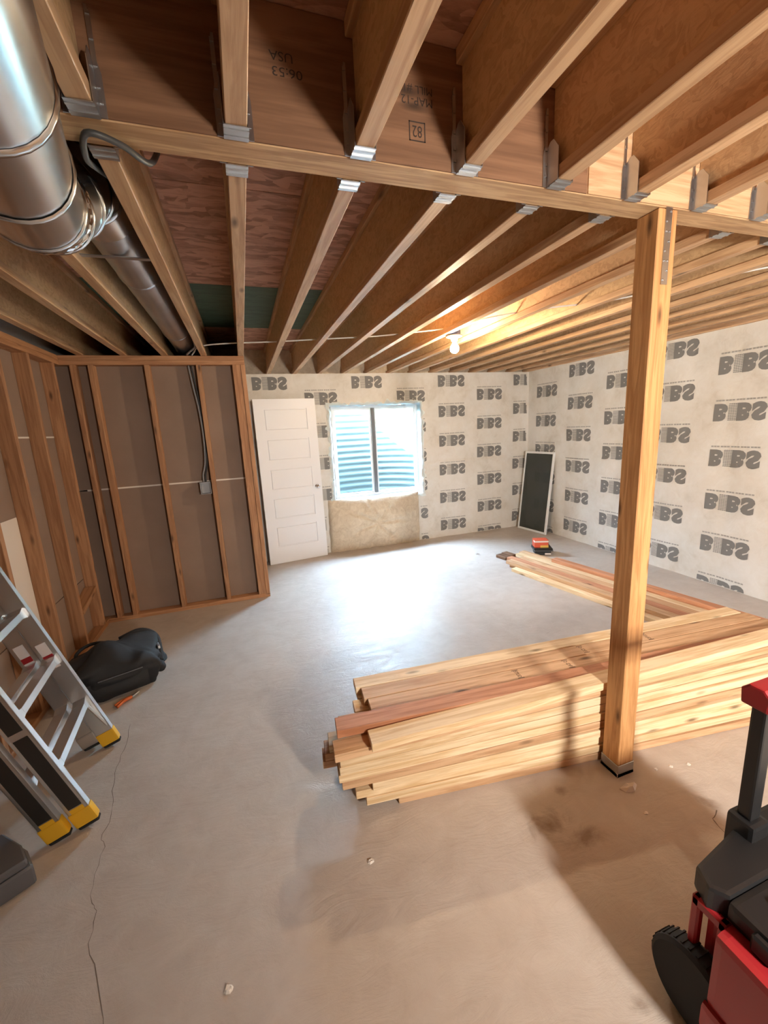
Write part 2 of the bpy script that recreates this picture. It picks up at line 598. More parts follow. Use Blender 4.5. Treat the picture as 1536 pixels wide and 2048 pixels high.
for yy0, yy1 in ((YF, 1.1), (1.102, 5.55)):
    obj('rim_joist', board_mesh(yy1 - yy0, 0.038, JD, 'tan', 0.002), ceil, (XR - 0.012, (yy0 + yy1) / 2, ZG + JD / 2), ALONG_Y)
FW, FH, WT = 0.050, 0.038, 0.010
def hanger_mesh():
    mb = MB()
    w = FW / 2 + 0.004
    # local: x across joist, y away from the girder, z up from the joist underside
    mb.box(-w, w, 0.0, 0.052, -0.003, -0.001)
    for yy in (0.012, 0.036):
        mb.box(-w, w, yy, yy + 0.006, -0.0055, -0.003)
    for sgn in (-1, 1):
        x0, x1 = sorted((sgn * w, sgn * (w - 0.002)))
        mb.prism([(0.0, -0.003), (0.052, -0.003), (0.052, 0.085), (0.030, 0.115), (0.016, 0.115), (0.0, 0.10)], 'x', x0, x1)
        a, c = sgn * (w - 0.001), sgn * (w + 0.014)
        poly = [(a, 0.0), (c, 0.0), (c, 0.085), (sgn * (w + 0.009), 0.108), (sgn * (w + 0.009), 0.19), (sgn * (w + 0.005), 0.21), (a, 0.21)]
        mb.prism(poly, 'y', 0.0005, 0.0025)
        for zz in (0.03, 0.06, 0.10, 0.15, 0.195):
            cx = sgn * (w + 0.005)
            mb.box(cx - 0.004, cx + 0.004, 0.0025, 0.0055, zz - 0.004, zz + 0.004)
    return mb.mesh('joist_hanger', 'galv')
HANG = hanger_mesh()
R180 = Matrix.Rotation(PI, 3, 'Z')

def joist(k, y0, y1, hang_at):
    x = JX0 + k * JS
    L = y1 - y0
    j = obj('joist', board_mesh(L, WT, JD - 2 * FH + 0.01, 'web', 0.0), ceil, (x, (y0 + y1) / 2, ZG + JD / 2), ALONG_Y)
    # children live in the joist's own frame: local x = world y, local y = -world x
    for nm, z in (('bottom_flange', -JD / 2 + FH / 2), ('top_flange', JD / 2 - FH / 2)):
        obj(nm, board_mesh(L, FW, FH, 'joist_flange', 0.002), j, (0, 0, z))
    h = obj('joist_hanger', HANG, j)
    flip = hang_at < (y0 + y1) / 2
    W = Matrix.Translation((x, hang_at, ZG)) @ (Matrix.Identity(4) if flip else R180.to_4x4())
    h.matrix_basis = (Matrix.Translation((x, (y0 + y1) / 2, ZG + JD / 2)) @ ALONG_Y.to_4x4()).inverted() @ W
    return j
for k in range(-4, 9):
    joist(k, YF + 0.02, YG1 - 0.006, YG1 - 0.0046)
for k in range(-4, 13):
    joist(k, YG2 + 0.004, 5.56, YG2 + 0.0005)

# ---- insulated walls
def wrinkle(u, z, seed):
    a = 0.012 * abs(math.sin(PI * (u + seed) / 0.41)) ** 0.6
    a += 0.012 * hnoise(u * 1.6, z * 1.3, seed)
    a += 0.006 * hnoise(u * 4.1 + z * 2.2, z * 4.6 - u * 1.4, seed + 9)
    a += 0.016 * math.exp(-((z - 1.125 - 0.03 * hnoise(u * 0.9, 1.7, seed)) / 0.012) ** 2)
    return a

def lin(a, c, n):
    return [a + (c - a) * i / n for i in range(n + 1)]

OX0, OX1, OZ0, OZ1 = 1.095, 2.385, 0.70, 1.965
us = lin(-1.5, OX0, 64) + lin(OX0, OX1, 32)[1:] + lin(OX1, XR + 0.02, 44)[1:]
ws = lin(0.0, OZ0, 26) + lin(OZ0, OZ1, 46)[1:] + lin(OZ1, ZG, 16)[1:]
def back_pt(u, z):
    e = 0.0
    if OX0 - 1e-4 <= u <= OX1 + 1e-4 and OZ0 - 1e-4 <= z <= OZ1 + 1e-4:
        e = 0.02
    return (u + e * hnoise(u * 17, z * 17, 3), YW - wrinkle(u, z, 0.13) + 0.012, z + e * hnoise(u * 15, z * 15, 8))
wb = struct('wall_back', MB().grid(back_pt, us, ws, lambda u, z: not (OX0 < u < OX1 and OZ0 < z < OZ1)).mesh('wall_back', 'fabric', smooth='all'), 'far wall faced with printed off-white insulation netting')
ys = lin(YF, 5.47, 210)
wz = lin(0.0, ZG, 70)
def right_pt(y, z):
    return (XR - wrinkle(y, z, 0.71) + 0.012, y, z)
wr = struct('wall_right', MB().grid(right_pt, ys, wz).mesh('wall_right', 'fabric', smooth='all'), 'right wall faced with printed off-white insulation netting')

# prints on the netting: letters B, a hatched block, B, S, seen upside-down mirrored
def glyph(txt, box, weight=0.035, ymir=True):
    """2D mesh data of the text stretched into box (x0, x1, z0, z1)"""
    cu = bpy.data.curves.new('glyph', 'FONT')
    cu.body = txt
    cu.offset = weight
    cu.resolution_u = 3
    o = bpy.data.objects.new('glyph', cu)
    COL.objects.link(o)
    bpy.context.view_layer.update()
    me = bpy.data.meshes.new_from_object(o.evaluated_get(bpy.context.evaluated_depsgraph_get()))
    bpy.data.objects.remove(o)
    bpy.data.curves.remove(cu)
    vs = [v.co.copy() for v in me.vertices]
    fs = [tuple(p.vertices) for p in me.polygons]
    bpy.data.meshes.remove(me)
    ax = min(v.x for v in vs); bx = max(v.x for v in vs)
    ay = min(v.y for v in vs); by = max(v.y for v in vs)
    x0, x1, z0, z1 = box
    res = []
    for v in vs:
        t = (v.y - ay) / (by - ay)
        if ymir:
            t = 1 - t
        res.append((x0 + (x1 - x0) * (v.x - ax) / (bx - ax), z0 + (z1 - z0) * t))
    return res, fs

def chop(vs2, fs, step):
    bm = bmesh.new()
    bv = [bm.verts.new((x, 0, z)) for x, z in vs2]
    for f in fs:
        try:
            bm.faces.new([bv[i] for i in f])
        except ValueError:
            pass
    x = min(v[0] for v in vs2)
    xm = max(v[0] for v in vs2)
    while x < xm:
        bmesh.ops.bisect_plane(bm, geom=bm.verts[:] + bm.edges[:] + bm.faces[:], plane_co=(x, 0, 0), plane_no=(1, 0, 0))
        x += step
    z = min(v[1] for v in vs2)
    zm = max(v[1] for v in vs2)
    while z < zm:
        bmesh.ops.bisect_plane(bm, geom=bm.verts[:] + bm.edges[:] + bm.faces[:], plane_co=(0, 0, z), plane_no=(0, 0, 1))
        z += step
    bm.verts.index_update()
    out = [(v.co.x, v.co.z) for v in bm.verts], [tuple(v.index for v in f.verts) for f in bm.faces]
    bm.free()
    return out

P2 = ([], [])
def p2_add(vs2, fs):
    o = len(P2[0])
    P2[0].extend(vs2)
    P2[1].extend(tuple(i + o for i in f) for f in fs)
for txt, bx in (('B', (-0.208, -0.092, -0.078, 0.078)), ('B', (-0.022, 0.096, -0.078, 0.078)), ('S', (0.100, 0.214, -0.080, 0.080))):
    p2_add(*chop(*glyph(txt, bx, 0.07), 0.035))
for i in range(11):
    for j in range(4):
        x = -0.088 + j * 0.0165
        z = -0.074 + i * 0.0142
        p2_add([(x, z), (x + 0.0145, z + 0.003), (x + 0.0150, z + 0.0102), (x + 0.001, z + 0.0072)], [(0, 1, 2, 3)])
P3 = ([], [])
for j in range(5):
    x = -0.20 + j * 0.082
    for i in range(3):
        a = x + i * 0.025
        P3[0].extend([(a, 0.100), (a + 0.021, 0.100), (a + 0.021, 0.113), (a, 0.113)])
        P3[1].append(tuple(len(P3[0]) - 4 + t for t in range(4)))

def put_print(parent, fn, u0, z0, uflip, clip):
    for (pv, pf), mat, nm in ((P2, 'ink', 'printed_logo'), (P3, 'ink_soft', 'printed_line')):
        vs, ok = [], []
        for (a, z) in pv:
            u = u0 + (-a if uflip else a)
            ok.append(clip(u, z0 + z))
            vs.append(fn(u, z0 + z))
        fs = [f for f in pf if all(ok[i] for i in f)]
        if not fs:
            continue
        me = bpy.data.meshes.new(nm)
        bm = bmesh.new()
        bv = [bm.verts.new(v) for v in vs]
        for f in fs:
            bm.faces.new([bv[i] for i in f])
        bmesh.ops.delete(bm, geom=[v for v in bm.verts if not v.link_faces], context='VERTS')
        bm.to_mesh(me)
        bm.free()
        me.materials.append(M[mat])
        obj(nm, me, parent)
def back_on(u, z):
    return (u, YW - wrinkle(u, z, 0.13) + 0.012 - 0.0035, z)
def right_on(y, z):
    return (XR - wrinkle(y, z, 0.71) + 0.012 - 0.0035, y, z)
def clip_back(u, z):
    return 0.004 < z < ZG - 0.004 and u < XR - 0.02 and u > 0.12 and not (OX0 - 0.03 < u < OX1 + 0.03 and z < OZ1 + 0.03 and z > OZ0 - 0.03) and not (0.96 < u < 2.34 and z < OZ0)
def clip_right(y, z):
    return 0.004 < z < ZG - 0.004 and y < YW - 0.02
for c in range(-4, 3):
    for rrow in range(6):
        z = (2.25 if c % 2 == 0 else 2.055) - 0.4150 * rrow
        put_print(wb, back_on, 2.872 + 0.622 * c, z, False, clip_back)
for c in range(-3, 4):
    for rrow in range(6):
        z = (2.255 if c % 2 == 0 else 2.045) - 0.4130 * rrow
        put_print(wr, right_on, 3.165 + 0.622 * c, z, True, clip_right)

# batt below the window, quilted round a central fixing
def batt_pt(u, z):
    x0, x1, z0, z1 = 0.985, 2.315, 0.012, 0.715
    su = min(max((u - x0) / (x1 - x0), 0.0), 1.0)
    sz_ = min(max((z - z0 + 0.03) / (z1 - z0 + 0.05), 0.0), 1.0)
    e = max(math.sin(PI * su), 0.0) ** 0.35 * max(math.sin(PI * sz_), 0.0) ** 0.4
    dx, dz = u - 1.66, z - 0.36
    rr_ = math.hypot(dx, dz)
    th = math.atan2(dz, dx)
    h = 0.155 * e + 0.030 * hnoise(u * 4, z * 4, 1) * e - 0.06 * math.exp(-(rr_ / 0.11) ** 2)
    h -= 0.040 * (max(0, math.cos(7 * th + 3.5 * hnoise(u * 2, z * 2, 5))) ** 3) * math.exp(-rr_ / 0.45) * e * min(rr_ / 0.08, 1)
    return (u + 0.012 * hnoise(z * 9, 2.0, 4) * (1 if e < 0.5 else 0), YW + 0.006 - max(h, 0.0), z + 0.018 * hnoise(u * 11, z * 3, 6) * (1 if z < 0.1 else 0.2))
MB().grid(batt_pt, lin(0.985, 2.315, 80), lin(0.0, 0.725, 48)).build('insulation_batt', 'batt', wb, smooth='all')
MB().lathe([(0.001, 0.0), (0.016, 0.004), (0.016, 0.010), (0.001, 0.013)], 10, Matrix.Translation((1.66, YW - 0.082, 0.36)) @ Matrix.Rotation(PI / 2, 4, 'X')).build('batt_fixing', 'crack', wb)

# plastic film lining the window opening, ragged at the wall face
def film_ring():
    mb = MB()
    n = 240
    FX0, FX1, FZ0, FZ1 = 1.165, 2.435, 0.700, 1.965
    def per(t, x0, x1, z0, z1):
        t = t % 1.0 * 4
        i, f = int(t), t - int(t)
        c = [(x0, z0), (x1, z0), (x1, z1), (x0, z1), (x0, z0)]
        return c[i][0] + (c[i + 1][0] - c[i][0]) * f, c[i][1] + (c[i + 1][1] - c[i][1]) * f
    rings = []
    for d in range(7):
        rg = []
        for k in range(n):
            t = k / n
            ax, az = per(t, OX0, OX1, OZ0, OZ1)
            bx, bz = per(t, FX0, FX1, FZ0, FZ1)
            cx, cz = (OX0 + OX1) / 2, (OZ0 + OZ1) / 2
            if d == 0:
                g = 0.030 + 0.065 * hnoise(t * 75, 1, 1)
                ux, uz = (1 if ax > cx else -1), (1 if az > cz else -1)
                onx = abs(ax - OX0) < 0.01 or abs(ax - OX1) < 0.01
                onz = abs(az - OZ0) < 0.01 or abs(az - OZ1) < 0.01
                rg.append((ax + (ux * g if onx else 0), YW - 0.018 - 0.012 * hnoise(t * 40, 3, 3), az + (uz * g if onz else 0)))
            else:
                s_ = (d - 1) / 5
                j = 0.026 if 0 < s_ < 1 else 0.004
                rg.append((ax + (bx - ax) * s_ + j * hnoise(t * 50, d, 1), YW - 0.012 + (5.690 - YW + 0.012) * s_, az + (bz - az) * s_ + j * hnoise(t * 50, d, 6)))
        rings.append(rg)
    vs = [v for g in rings for v in g]
    fs = [(i * n + k, i * n + (k + 1) % n, (i + 1) * n + (k + 1) % n, (i + 1) * n + k) for i in range(6) for k in range(n)]
    mb.add(vs, fs)
    return mb
film_ring().build('window_lining', 'film', wb, smooth='all')
# foundation behind the netting, rim insulation between the joist ends
fb = MB()
fb.box(-1.7, 1.155, 5.62, 5.80, -0.1, ZG + 0.31).box(2.445, 4.5, 5.62, 5.80, -0.1, ZG + 0.31).box(1.155, 2.445, 5.62, 5.80, -0.1, 0.69).box(1.155, 2.445, 5.62, 5.80, 1.975, ZG + 0.31)
fb.build('foundation', 'concrete_wall', wb)
MB().grid(lambda u, z: (u, 5.575 + 0.02 * hnoise(u * 5, z * 5, 2), z), lin(-1.5, 4.2, 90), lin(ZG, ZG + JD, 6)).build('rim_insulation', 'batt', wb, smooth='all')
MB().box(-1.5, 4.2, 5.49, 5.61, ZG - 0.04, ZG - 0.001).build('sill_plate', 'stud', wb)
MB().box(-1.5, 4.6, 5.80, 5.81, 2.0, 2.9).build('rim_board', 'subfloor', wb)
MB().box(XR + 0.03, 4.45, YF - 0.1, 5.8, -0.1, ZG + 0.31).build('foundation', 'concrete_wall', wr)

# ---- window
win = struct('window_1', None, 'two-light sliding window with white vinyl frame')
wf = MB()
X0, X1, Z0, Z1 = 1.165, 2.435, 0.700, 1.965
wf.box(X0, X0 + 0.035, 5.68, 5.74, Z0, Z1).box(X1 - 0.035, X1, 5.68, 5.74, Z0, Z1)
wf.box(X0 + 0.035, X1 - 0.035, 5.68, 5.74, Z0, Z0 + 0.04).box(X0 + 0.035, X1 - 0.035, 5.68, 5.74, Z1 - 0.035, Z1)
wf.build('window_frame', 'vinyl', win, bevel=0.003)
MB().box(1.735, 1.785, 5.672, 5.735, Z0 + 0.04, Z1 - 0.035).build('meeting_rail', 'sash', win, bevel=0.003)
for a, c in ((X0 + 0.035, 1.735), (1.785, X1 - 0.035)):
    s1 = MB()
    s1.box(a, a + 0.022, 5.69, 5.725, Z0 + 0.04, Z1 - 0.035).box(c - 0.022, c, 5.69, 5.725, Z0 + 0.04, Z1 - 0.035)
    s1.box(a + 0.022, c - 0.022, 5.69, 5.725, Z0 + 0.04, Z0 + 0.062).box(a + 0.022, c - 0.022, 5.69, 5.725, Z1 - 0.057, Z1 - 0.035)
    sash = s1.build('sash', 'vinyl', win, bevel=0.002)
    MB().box(a + 0.022, c - 0.022, 5.705, 5.709, Z0 + 0.062, Z1 - 0.057).build('pane', 'glass', sash)

# ---- window well outside
well = thing('window_well', 'corrugated steel window well outside the window, sunlit on its right', 'window well', (1.80, 5.81, 0.45))
us = lin(0, PI, 48)
zs = lin(0.0, 1.70, 140)
def well_pt(a, z):
    r_ = 0.82 + 0.008 * math.sin(2 * PI * z / 0.098)
    return (-r_ * math.cos(a), 0.02 + (r_ + 0.06) * math.sin(a) ** 0.8, z)
MB().grid(well_pt, us, zs).build('corrugated_wall', 'well', well, smooth='all')
MB().box(-0.84, 0.84, 0.0, 0.90, -0.05, 0.04).build('gravel_bed', 'gravel', well)

# ---- left wall: studs, plates and the back of the drywall
wl = struct('wall_left', None, 'open stud wall along the left side, drywall paper showing between studs')
SD, SW = 0.089, 0.038
H_ST = ZG - 0.076 - 0.038
def stud(parent, x, y, wx, wy, z0=0.038, z1=ZG - 0.076, mat='stud'):
    o = obj('stud', board_mesh(z1 - z0, wx, wy, mat, 0.002), parent, (x, y, (z0 + z1) / 2), VERT_X)
    return o
yl0, yl1 = YF + 0.05, YP + SD
for nm, z in (('bottom_plate', 0.019), ('top_plate', ZG - 0.057), ('cap_plate', ZG - 0.019)):
    obj(nm, board_mesh(yl1 - yl0, SD, 0.0375, 'stud', 0.002), wl, (XL - SD / 2, (yl0 + yl1) / 2, z), ALONG_Y)
for y in (4.10, 3.68, 3.275, 2.86, 2.45, 2.04, 1.63, 1.22, 0.8, 0.39, 0.0, -0.8, -1.6, -2.4, -3.1):
    stud(wl, XL - SD / 2, y, SD, SW)
for z0, z1 in ((0.0, 0.49), (0.493, 1.706), (1.710, ZG)):
    MB().box(XL - SD - 0.014, XL - SD - 0.0005, yl0, yl1, z0 + 0.002, z1 - 0.002).build('drywall_panel', 'drywall', wl)
MB().box(XL - SD - 0.0004, XL - SD + 0.0030, 2.90, 3.25, 0.04, 1.20).build('lit_drywall_patch', 'drywall_edge', wl)  # lamplight on the lower drywall, painted as a paler panel between studs
for z in (1.708,):
    MB().box(XL - SD - 0.0005, XL - SD + 0.001, yl0, yl1, z - 0.006, z + 0.006).build('drywall_joint', 'drywall_edge', wl)
MB().box(XL - SD - 0.2, XL - SD - 0.02, yl0 - 0.1, 5.7, -0.05, ZG + 0.31).build('sheathing', 'concrete_wall', wl)
# fire block chips nailed low between the studs
obj('blocking', board_mesh(0.36, SD, SW, 'stud', 0.002), wl, (XL - SD / 2, 3.89, 0.36), axes((0, 0.97, 0.24), (-1, 0, 0)))

# ---- partition
wp = struct('wall_partition', None, 'short stud partition with brown drywall back, standing left of the door')
xp0, xp1 = XL, 0.092
for nm, z in (('bottom_plate', 0.019), ('top_plate', ZG - 0.057), ('cap_plate', ZG - 0.019)):
    obj(nm, board_mesh(xp1 - xp0, SD, 0.0375, 'stud', 0.002), wp, ((xp0 + xp1) / 2, YP + SD / 2, z))
for x in (-1.272, -1.142, -0.722, -0.308):
    stud(wp, x, YP + SD / 2, SW, SD)
stud(wp, 0.018, YP + SD / 2, 0.072, SD, mat='stud')
stud(wp, 0.0735, YP + SD / 2 - 0.003, 0.038, SD + 0.006)
for z0, z1 in ((0.0, 1.228), (1.238, ZG)):
    for x0, x1 in ((xp0 - SD, xp1),):
        MB().box(x0, x1, YP + SD + 0.0005, YP + SD + 0.014, z0, z1).build('drywall_panel', 'drywall', wp)
MB().box(xp0, xp1 - 0.08, YP + SD - 0.001, YP + SD + 0.004, 1.226, 1.240).build('drywall_joint', 'drywall_edge', wp)
MB().box(-0.02, 0.09, YP + SD + 0.014, 5.46, 0.0, ZG).build('return_wall', 'drywall', wp)

# ---- the wall behind the camera
struct('wall_front', MB().box(-1.7, 4.5, YF - 0.15, YF, -0.1, ZG + 0.31).mesh('wall_front', 'concrete_wall'), 'concrete wall behind the camera')

# ================================================================== THINGS
# ---- support post
PX, PY, PW = 1.478, 1.2300, 0.090
post = thing('support_post', 'orange-brown square wooden post carrying the beam, steel bracket at its foot', 'post', (PX + PW / 2, PY + PW / 2, 0))
obj('timber', board_mesh(ZG - 0.024, PW, PW, 'post', 0.003), post, (0, 0, (ZG + 0.022) / 2), VERT_X)
pb = MB()
hw = PW / 2
pb.box(-hw - 0.004, hw + 0.004, -hw - 0.004, hw + 0.004, 0.0, 0.02)
for s in (-1, 1):
    a, c = sorted((s * (hw + 0.001), s * (hw + 0.004)))
    pb.box(-hw - 0.002, hw + 0.002, a, c, 0.0, 0.062)
    pb.box(a, c, -hw - 0.002, hw + 0.002, 0.0, 0.062)
pb.build('post_base', 'galv', post, bevel=0.001)
st = MB().box(-0.015, 0.015, -hw - 0.0035, -hw - 0.0008, ZG - 0.25, ZG + 0.19)
for i in range(13):
    z = ZG - 0.235 + i * 0.032
    for xx in ((-0.008,), (0.008,), (-0.007, 0.008))[i % 3]:
        st.lathe([(0.0045, 0.0), (0.004, 0.002), (0.001, 0.003)], 8, Matrix.Translation((xx, -hw - 0.0035, z)) @ Matrix.Rotation(PI / 2, 4, 'X'))
st.build('strap', 'galv', post)

# scrap of paper by the post foot, crumbs on the slab
def scrap(name, x, y, r, label, cat, mat='paper', h=0.012):
    mb = MB()
    n = 9
    pts = []
    for k in range(n):
        a = 2 * PI * k / n
        q = r * random.uniform(0.55, 1.1)
        pts.append((q * math.cos(a), q * 0.8 * math.sin(a), random.uniform(0.001, h * 0.5)))
    top = [(p[0] * 0.6, p[1] * 0.6, p[2] + h * random.uniform(0.4, 1.0)) for p in pts]
    base = [(p[0], p[1], 0.0) for p in pts]
    mb.add(base + pts + top + [(0, 0, h * 0.8)],
           [tuple(range(n))[::-1]] + [(k, (k + 1) % n, n + (k + 1) % n, n + k) for k in range(n)] +
           [(n + k, n + (k + 1) % n, 2 * n + (k + 1) % n, 2 * n + k) for k in range(n)] +
           [(2 * n + k, 2 * n + (k + 1) % n, 3 * n) for k in range(n)])
    return tag(mb.build(name, mat, None, (x, y, 0)), label, cat)
scrap('paper_scrap', 1.478, 1.165, 0.042, 'torn scrap of white paper at the foot of the post', 'paper scrap', h=0.02)
scrap('plaster_crumb', 0.293, 1.277, 0.016, 'white crumb on the floor just in front of the big lumber stack', 'crumb', h=0.006)
scrap('plaster_crumb', -0.225, 1.07, 0.018, 'pale pink-white crumb on the floor near the bottom of the photo', 'crumb', h=0.006)
for i, (x, y, lb) in enumerate(((1.682, 1.20, 'leftmost of three white wood chips on the floor right of the post'),
                                (1.76, 1.185, 'middle of three white wood chips on the floor right of the post'),
                                (1.847, 1.165, 'rightmost of three white wood chips on the floor right of the post'),
                                (1.439, 1.05, 'thin white splinter on the floor below the post'))):
    scrap('wood_chip', x, y, 0.011, lb, 'chip', h=0.003)

# ---- beam stamps (ink on the girder, upside down)
def stamp(parent, txt, x0, x1, z0, z1, y=YG1 - 0.0050, frame=False):
    vs2, fs = glyph(txt, (0, 1, 0, 1), 0.0, False)
    mb = MB().add([(x1 - (x1 - x0) * a, y, z1 - (z1 - z0) * c) for a, c in vs2], fs)
    if frame:
        d = 0.010
        for q in ((x0 - d, x1 + d, z0 - d, z0 - d + 0.003), (x0 - d, x1 + d, z1 + d - 0.003, z1 + d), (x0 - d, x0 - d + 0.003, z0 - d, z1 + d), (x1 + d - 0.003, x1 + d, z0 - d, z1 + d)):
            mb.add([(q[0], y, q[2]), (q[1], y, q[2]), (q[1], y, q[3]), (q[0], y, q[3])], [(0, 1, 2, 3)])
    return mb.build('printed_stamp', 'stamp', parent, Vector(-parent.matrix_basis.translation))
stamp(gird, 'USA', 0.163, 0.220, 2.546, 2.566)
stamp(gird, '06:53', 0.168, 0.242, 2.514, 2.534)
stamp(gird, 'MILL #1', 0.518, 0.600, 2.540, 2.560)
stamp(gird, 'MAP-12', 0.508, 0.600, 2.512, 2.532)
stamp(gird, '82', 0.538, 0.567, 2.436, 2.464, frame=True)

# ---- lumber stacks
ORD = ['lowest', 'second', 'third', 'fourth', 'fifth', 'sixth', 'seventh', 'eighth', 'ninth', 'tenth']
A1 = math.radians(-7.3)
O1 = Vector((0.287, 1.524, 0))
U1 = Vector((math.cos(A1), math.sin(A1), 0))
V1 = Vector((-math.sin(A1), math.cos(A1), 0))
BT, BW, BL = 0.0375, 0.089, 2.438
def lay(u0, vL, vR, zb, rise, mat, label, group, L=BL, w=BW):
    """board lying flat: near edge runs from v=vL at the left end to v=vR at the right end"""
    a = O1 + U1 * u0 + V1 * vL + Vector((0, 0, zb))
    c = O1 + U1 * (u0 + L) + V1 * vR + Vector((0, 0, zb + rise))
    x = (c - a).normalized()
    y = Vector((-x.y, x.x, 0)).normalized()
    rot = axes(x, y)
    ctr = a + x * L / 2 + rot @ Vector((0, w / 2, BT / 2))
    o = obj('lumber_board', board_mesh(L, w, BT, mat, 0.002), None, ctr, rot)
    return tag(o, label, 'lumber', group)
PG = 'boards of the big lumber stack behind the post'
left0 = [0.20, 0.055, 0.012, 0.085, -0.044, -0.056, -0.050, -0.046, -0.066]
mats0 = ['tan', 'pale', 'pale', 'pale', 'tan', 'pale', 'pale', 'pale', 'tan']
for k in range(9):
    t = k / 8
    u = left0[k]
    vL = -0.030 - 0.030 * t + random.uniform(-0.006, 0.006)
    vR = -0.030 + 0.055 * t + random.uniform(-0.006, 0.006)
    lay(u, vL, vR, k * 0.0381, k * 0.0088, mats0[k], '%s board up from the floor in the front row of the big lumber stack' % ORD[k], PG)
lay(0.088, -0.088, 0.035, 9 * 0.0381, 9 * 0.0095, 'pale', 'pale yellow top board along the front edge of the big lumber stack', PG)
for rw in (1, 2, 3):
    for k in range(9):
        u = random.uniform(0.03, 0.10)
        if rw == 1 and k in (4, 5):
            u = -0.118 + 0.012 * (k - 4)
        if rw == 1 and k == 6:
            u = -0.085
        if rw == 1 and k == 8:
            u = -0.03
        vL = -0.01 + rw * 0.0945
        lay(u, vL, 0.066 + 0.055 * k / 8 + (rw - 1) * 0.0945, k * 0.0381, k * 0.003, random.choice(['tan', 'pale', 'tan', 'red']),
            '%s board up from the floor in the %s row of the big lumber stack' % (ORD[k], ['', 'second', 'third', 'back'][rw]), PG)
ZT = 9 * 0.0381 + 0.001
lay(-0.047, 0.010, 0.075, ZT + 0.012, 0.030, 'red', 'reddish top board of the big lumber stack, behind the yellow one', PG)
tb = lay(0.120, 0.117, 0.185, ZT, 0.030, 'tan', 'stamped tan top board of the big lumber stack, behind the reddish one', PG)
tc2 = lay(0.100, 0.210, 0.280, ZT, 0.030, 'tan', 'tan top board of the big lumber stack, next to its rear edge', PG)
lay(0.072, 0.303, 0.375, ZT, 0.030, 'pale', 'pale rearmost top board along the far edge of the big lumber stack', PG)
def board_stamp(o, x, txt, s=0.055):
    vs2, fs = glyph(txt, (-0.011, 0.011, -s / 2, s / 2), 0.0, False)
    # text reads across the board
    vs2, fs = glyph(txt, (-s / 2, s / 2, -0.010, 0.010), 0.0, False)
    mb = MB().add([(x + c * 1.0, -a, BT / 2 + 0.0006) for a, c in vs2], fs)
    for e in (-1, 1):
        y = e * (s / 2 + 0.006)
        mb.add([(x - 0.018, y - 0.002, BT / 2 + 0.0006), (x + 0.018, y - 0.002, BT / 2 + 0.0006), (x + 0.018, y + 0.002, BT / 2 + 0.0006), (x - 0.018, y + 0.002, BT / 2 + 0.0006)], [(0, 1, 2, 3)])
    mb.build('grade_stamp', 'stamp', o)
board_stamp(tb, -0.45, 'STUD')
board_stamp(tb, -0.16, '2-DF')
board_stamp(tc2, 0.02, '2-DF')
board_stamp(tc2, 0.44, 'STUD')

# second, low stack running along the right wall
d2 = Vector((0.176, -0.984, 0)).normalized()      # along the boards, towards the camera
n2v = Vector((d2.y * -1, d2.x, 0))                # to the right (towards the wall)
if n2v.x < 0:
    n2v = -n2v
O2 = Vector((2.685, 3.775, 0))
def lay2(s0, t, z, mat, label, L=BL):
    ctr = O2 + d2 * (s0 + L / 2) + n2v * (t + BW / 2) + Vector((0, 0, z + BT / 2))
    o = obj('lumber_board', board_mesh(L, BW, BT, mat, 0.002), None, ctr, axes(d2, (-d2.y, d2.x, 0)))
    return tag(o, label, 'lumber', 'boards of the low lumber row near the right wall')
NM = ['first', 'second', 'third', 'fourth', 'fifth', 'sixth']
starts = [0.0, -0.12, -0.20, -0.10, -0.24, -0.27]
for i in range(6):
    lay2(starts[i] + 0.03, i * 0.0925, 0.0, ['pale', 'tan', 'tan', 'red', 'tan', 'tan'][i],
         'bottom-layer board of the low lumber row by the right wall, %s from the left' % NM[i])
for i in range(1, 6):
    lay2(starts[i], i * 0.0925 + 0.004 - 0.03, 0.0382, ['', 'tan', 'red', 'tan', 'pale', 'tan'][i],
         'upper-layer board of the low lumber row by the right wall, %s from the left' % ['', 'first', 'second', 'third', 'fourth', 'fifth'][i])
lay2(0.22, 0.42, 0.0764, 'red', 'single loose board on top of the low lumber row')
for t, s0, z, lb in ((0.22, -0.44, 0.0, 'dark brown offcut at the far end of the low lumber row, nearer the window'),
                     (0.33, -0.46, 0.0, 'dark brown offcut at the far end of the low lumber row, nearer the right wall')):
    lay2(s0, t, z, 'brown', lb, L=0.16)

# ---- orange fastener carton on a black case, at the far end of the low row
case = thing('fastener_case', 'small black plastic case with grey rim under the orange carton', 'case', (3.415, 4.13, 0), Matrix.Rotation(math.radians(-28), 3, 'Z'))
MB().prism([(-0.095, -0.085), (0.095, -0.085), (0.095, 0.085), (-0.095, 0.085)], 'z', 0.0, 0.055).build('tray', 'plastic_black', case, bevel=0.008)
MB().box(-0.115, 0.115, -0.105, 0.105, 0.055, 0.066).build('rim', 'grey_plastic', case, bevel=0.003)
MB().box(-0.112, 0.112, -0.102, 0.102, 0.066, 0.090).build('lid', 'plastic_black', case, bevel=0.008)
MB().box(0.02, 0.09, -0.090, -0.0855, 0.008, 0.028).build('paper_label', 'white_card', case)
carton = thing('fastener_carton', 'orange carton with white band sitting on the small black case', 'carton', (3.405, 4.14, 0.090), Matrix.Rotation(math.radians(-24), 3, 'Z'))
MB().box(-0.09, 0.075, -0.06, 0.06, 0.0, 0.095).build('card_body', 'orange', carton, bevel=0.002)
MB().box(-0.091, 0.076, -0.0612, 0.0, 0.066, 0.086).build('white_band', 'white_card', carton)
MB().box(-0.02, 0.076, -0.0616, -0.05, 0.0, 0.028).build('yellow_patch', 'yellow_card', carton)
MB().box(0.0755, 0.079, -0.055, 0.058, 0.004, 0.092).build('end_flap', 'brown_card', carton)

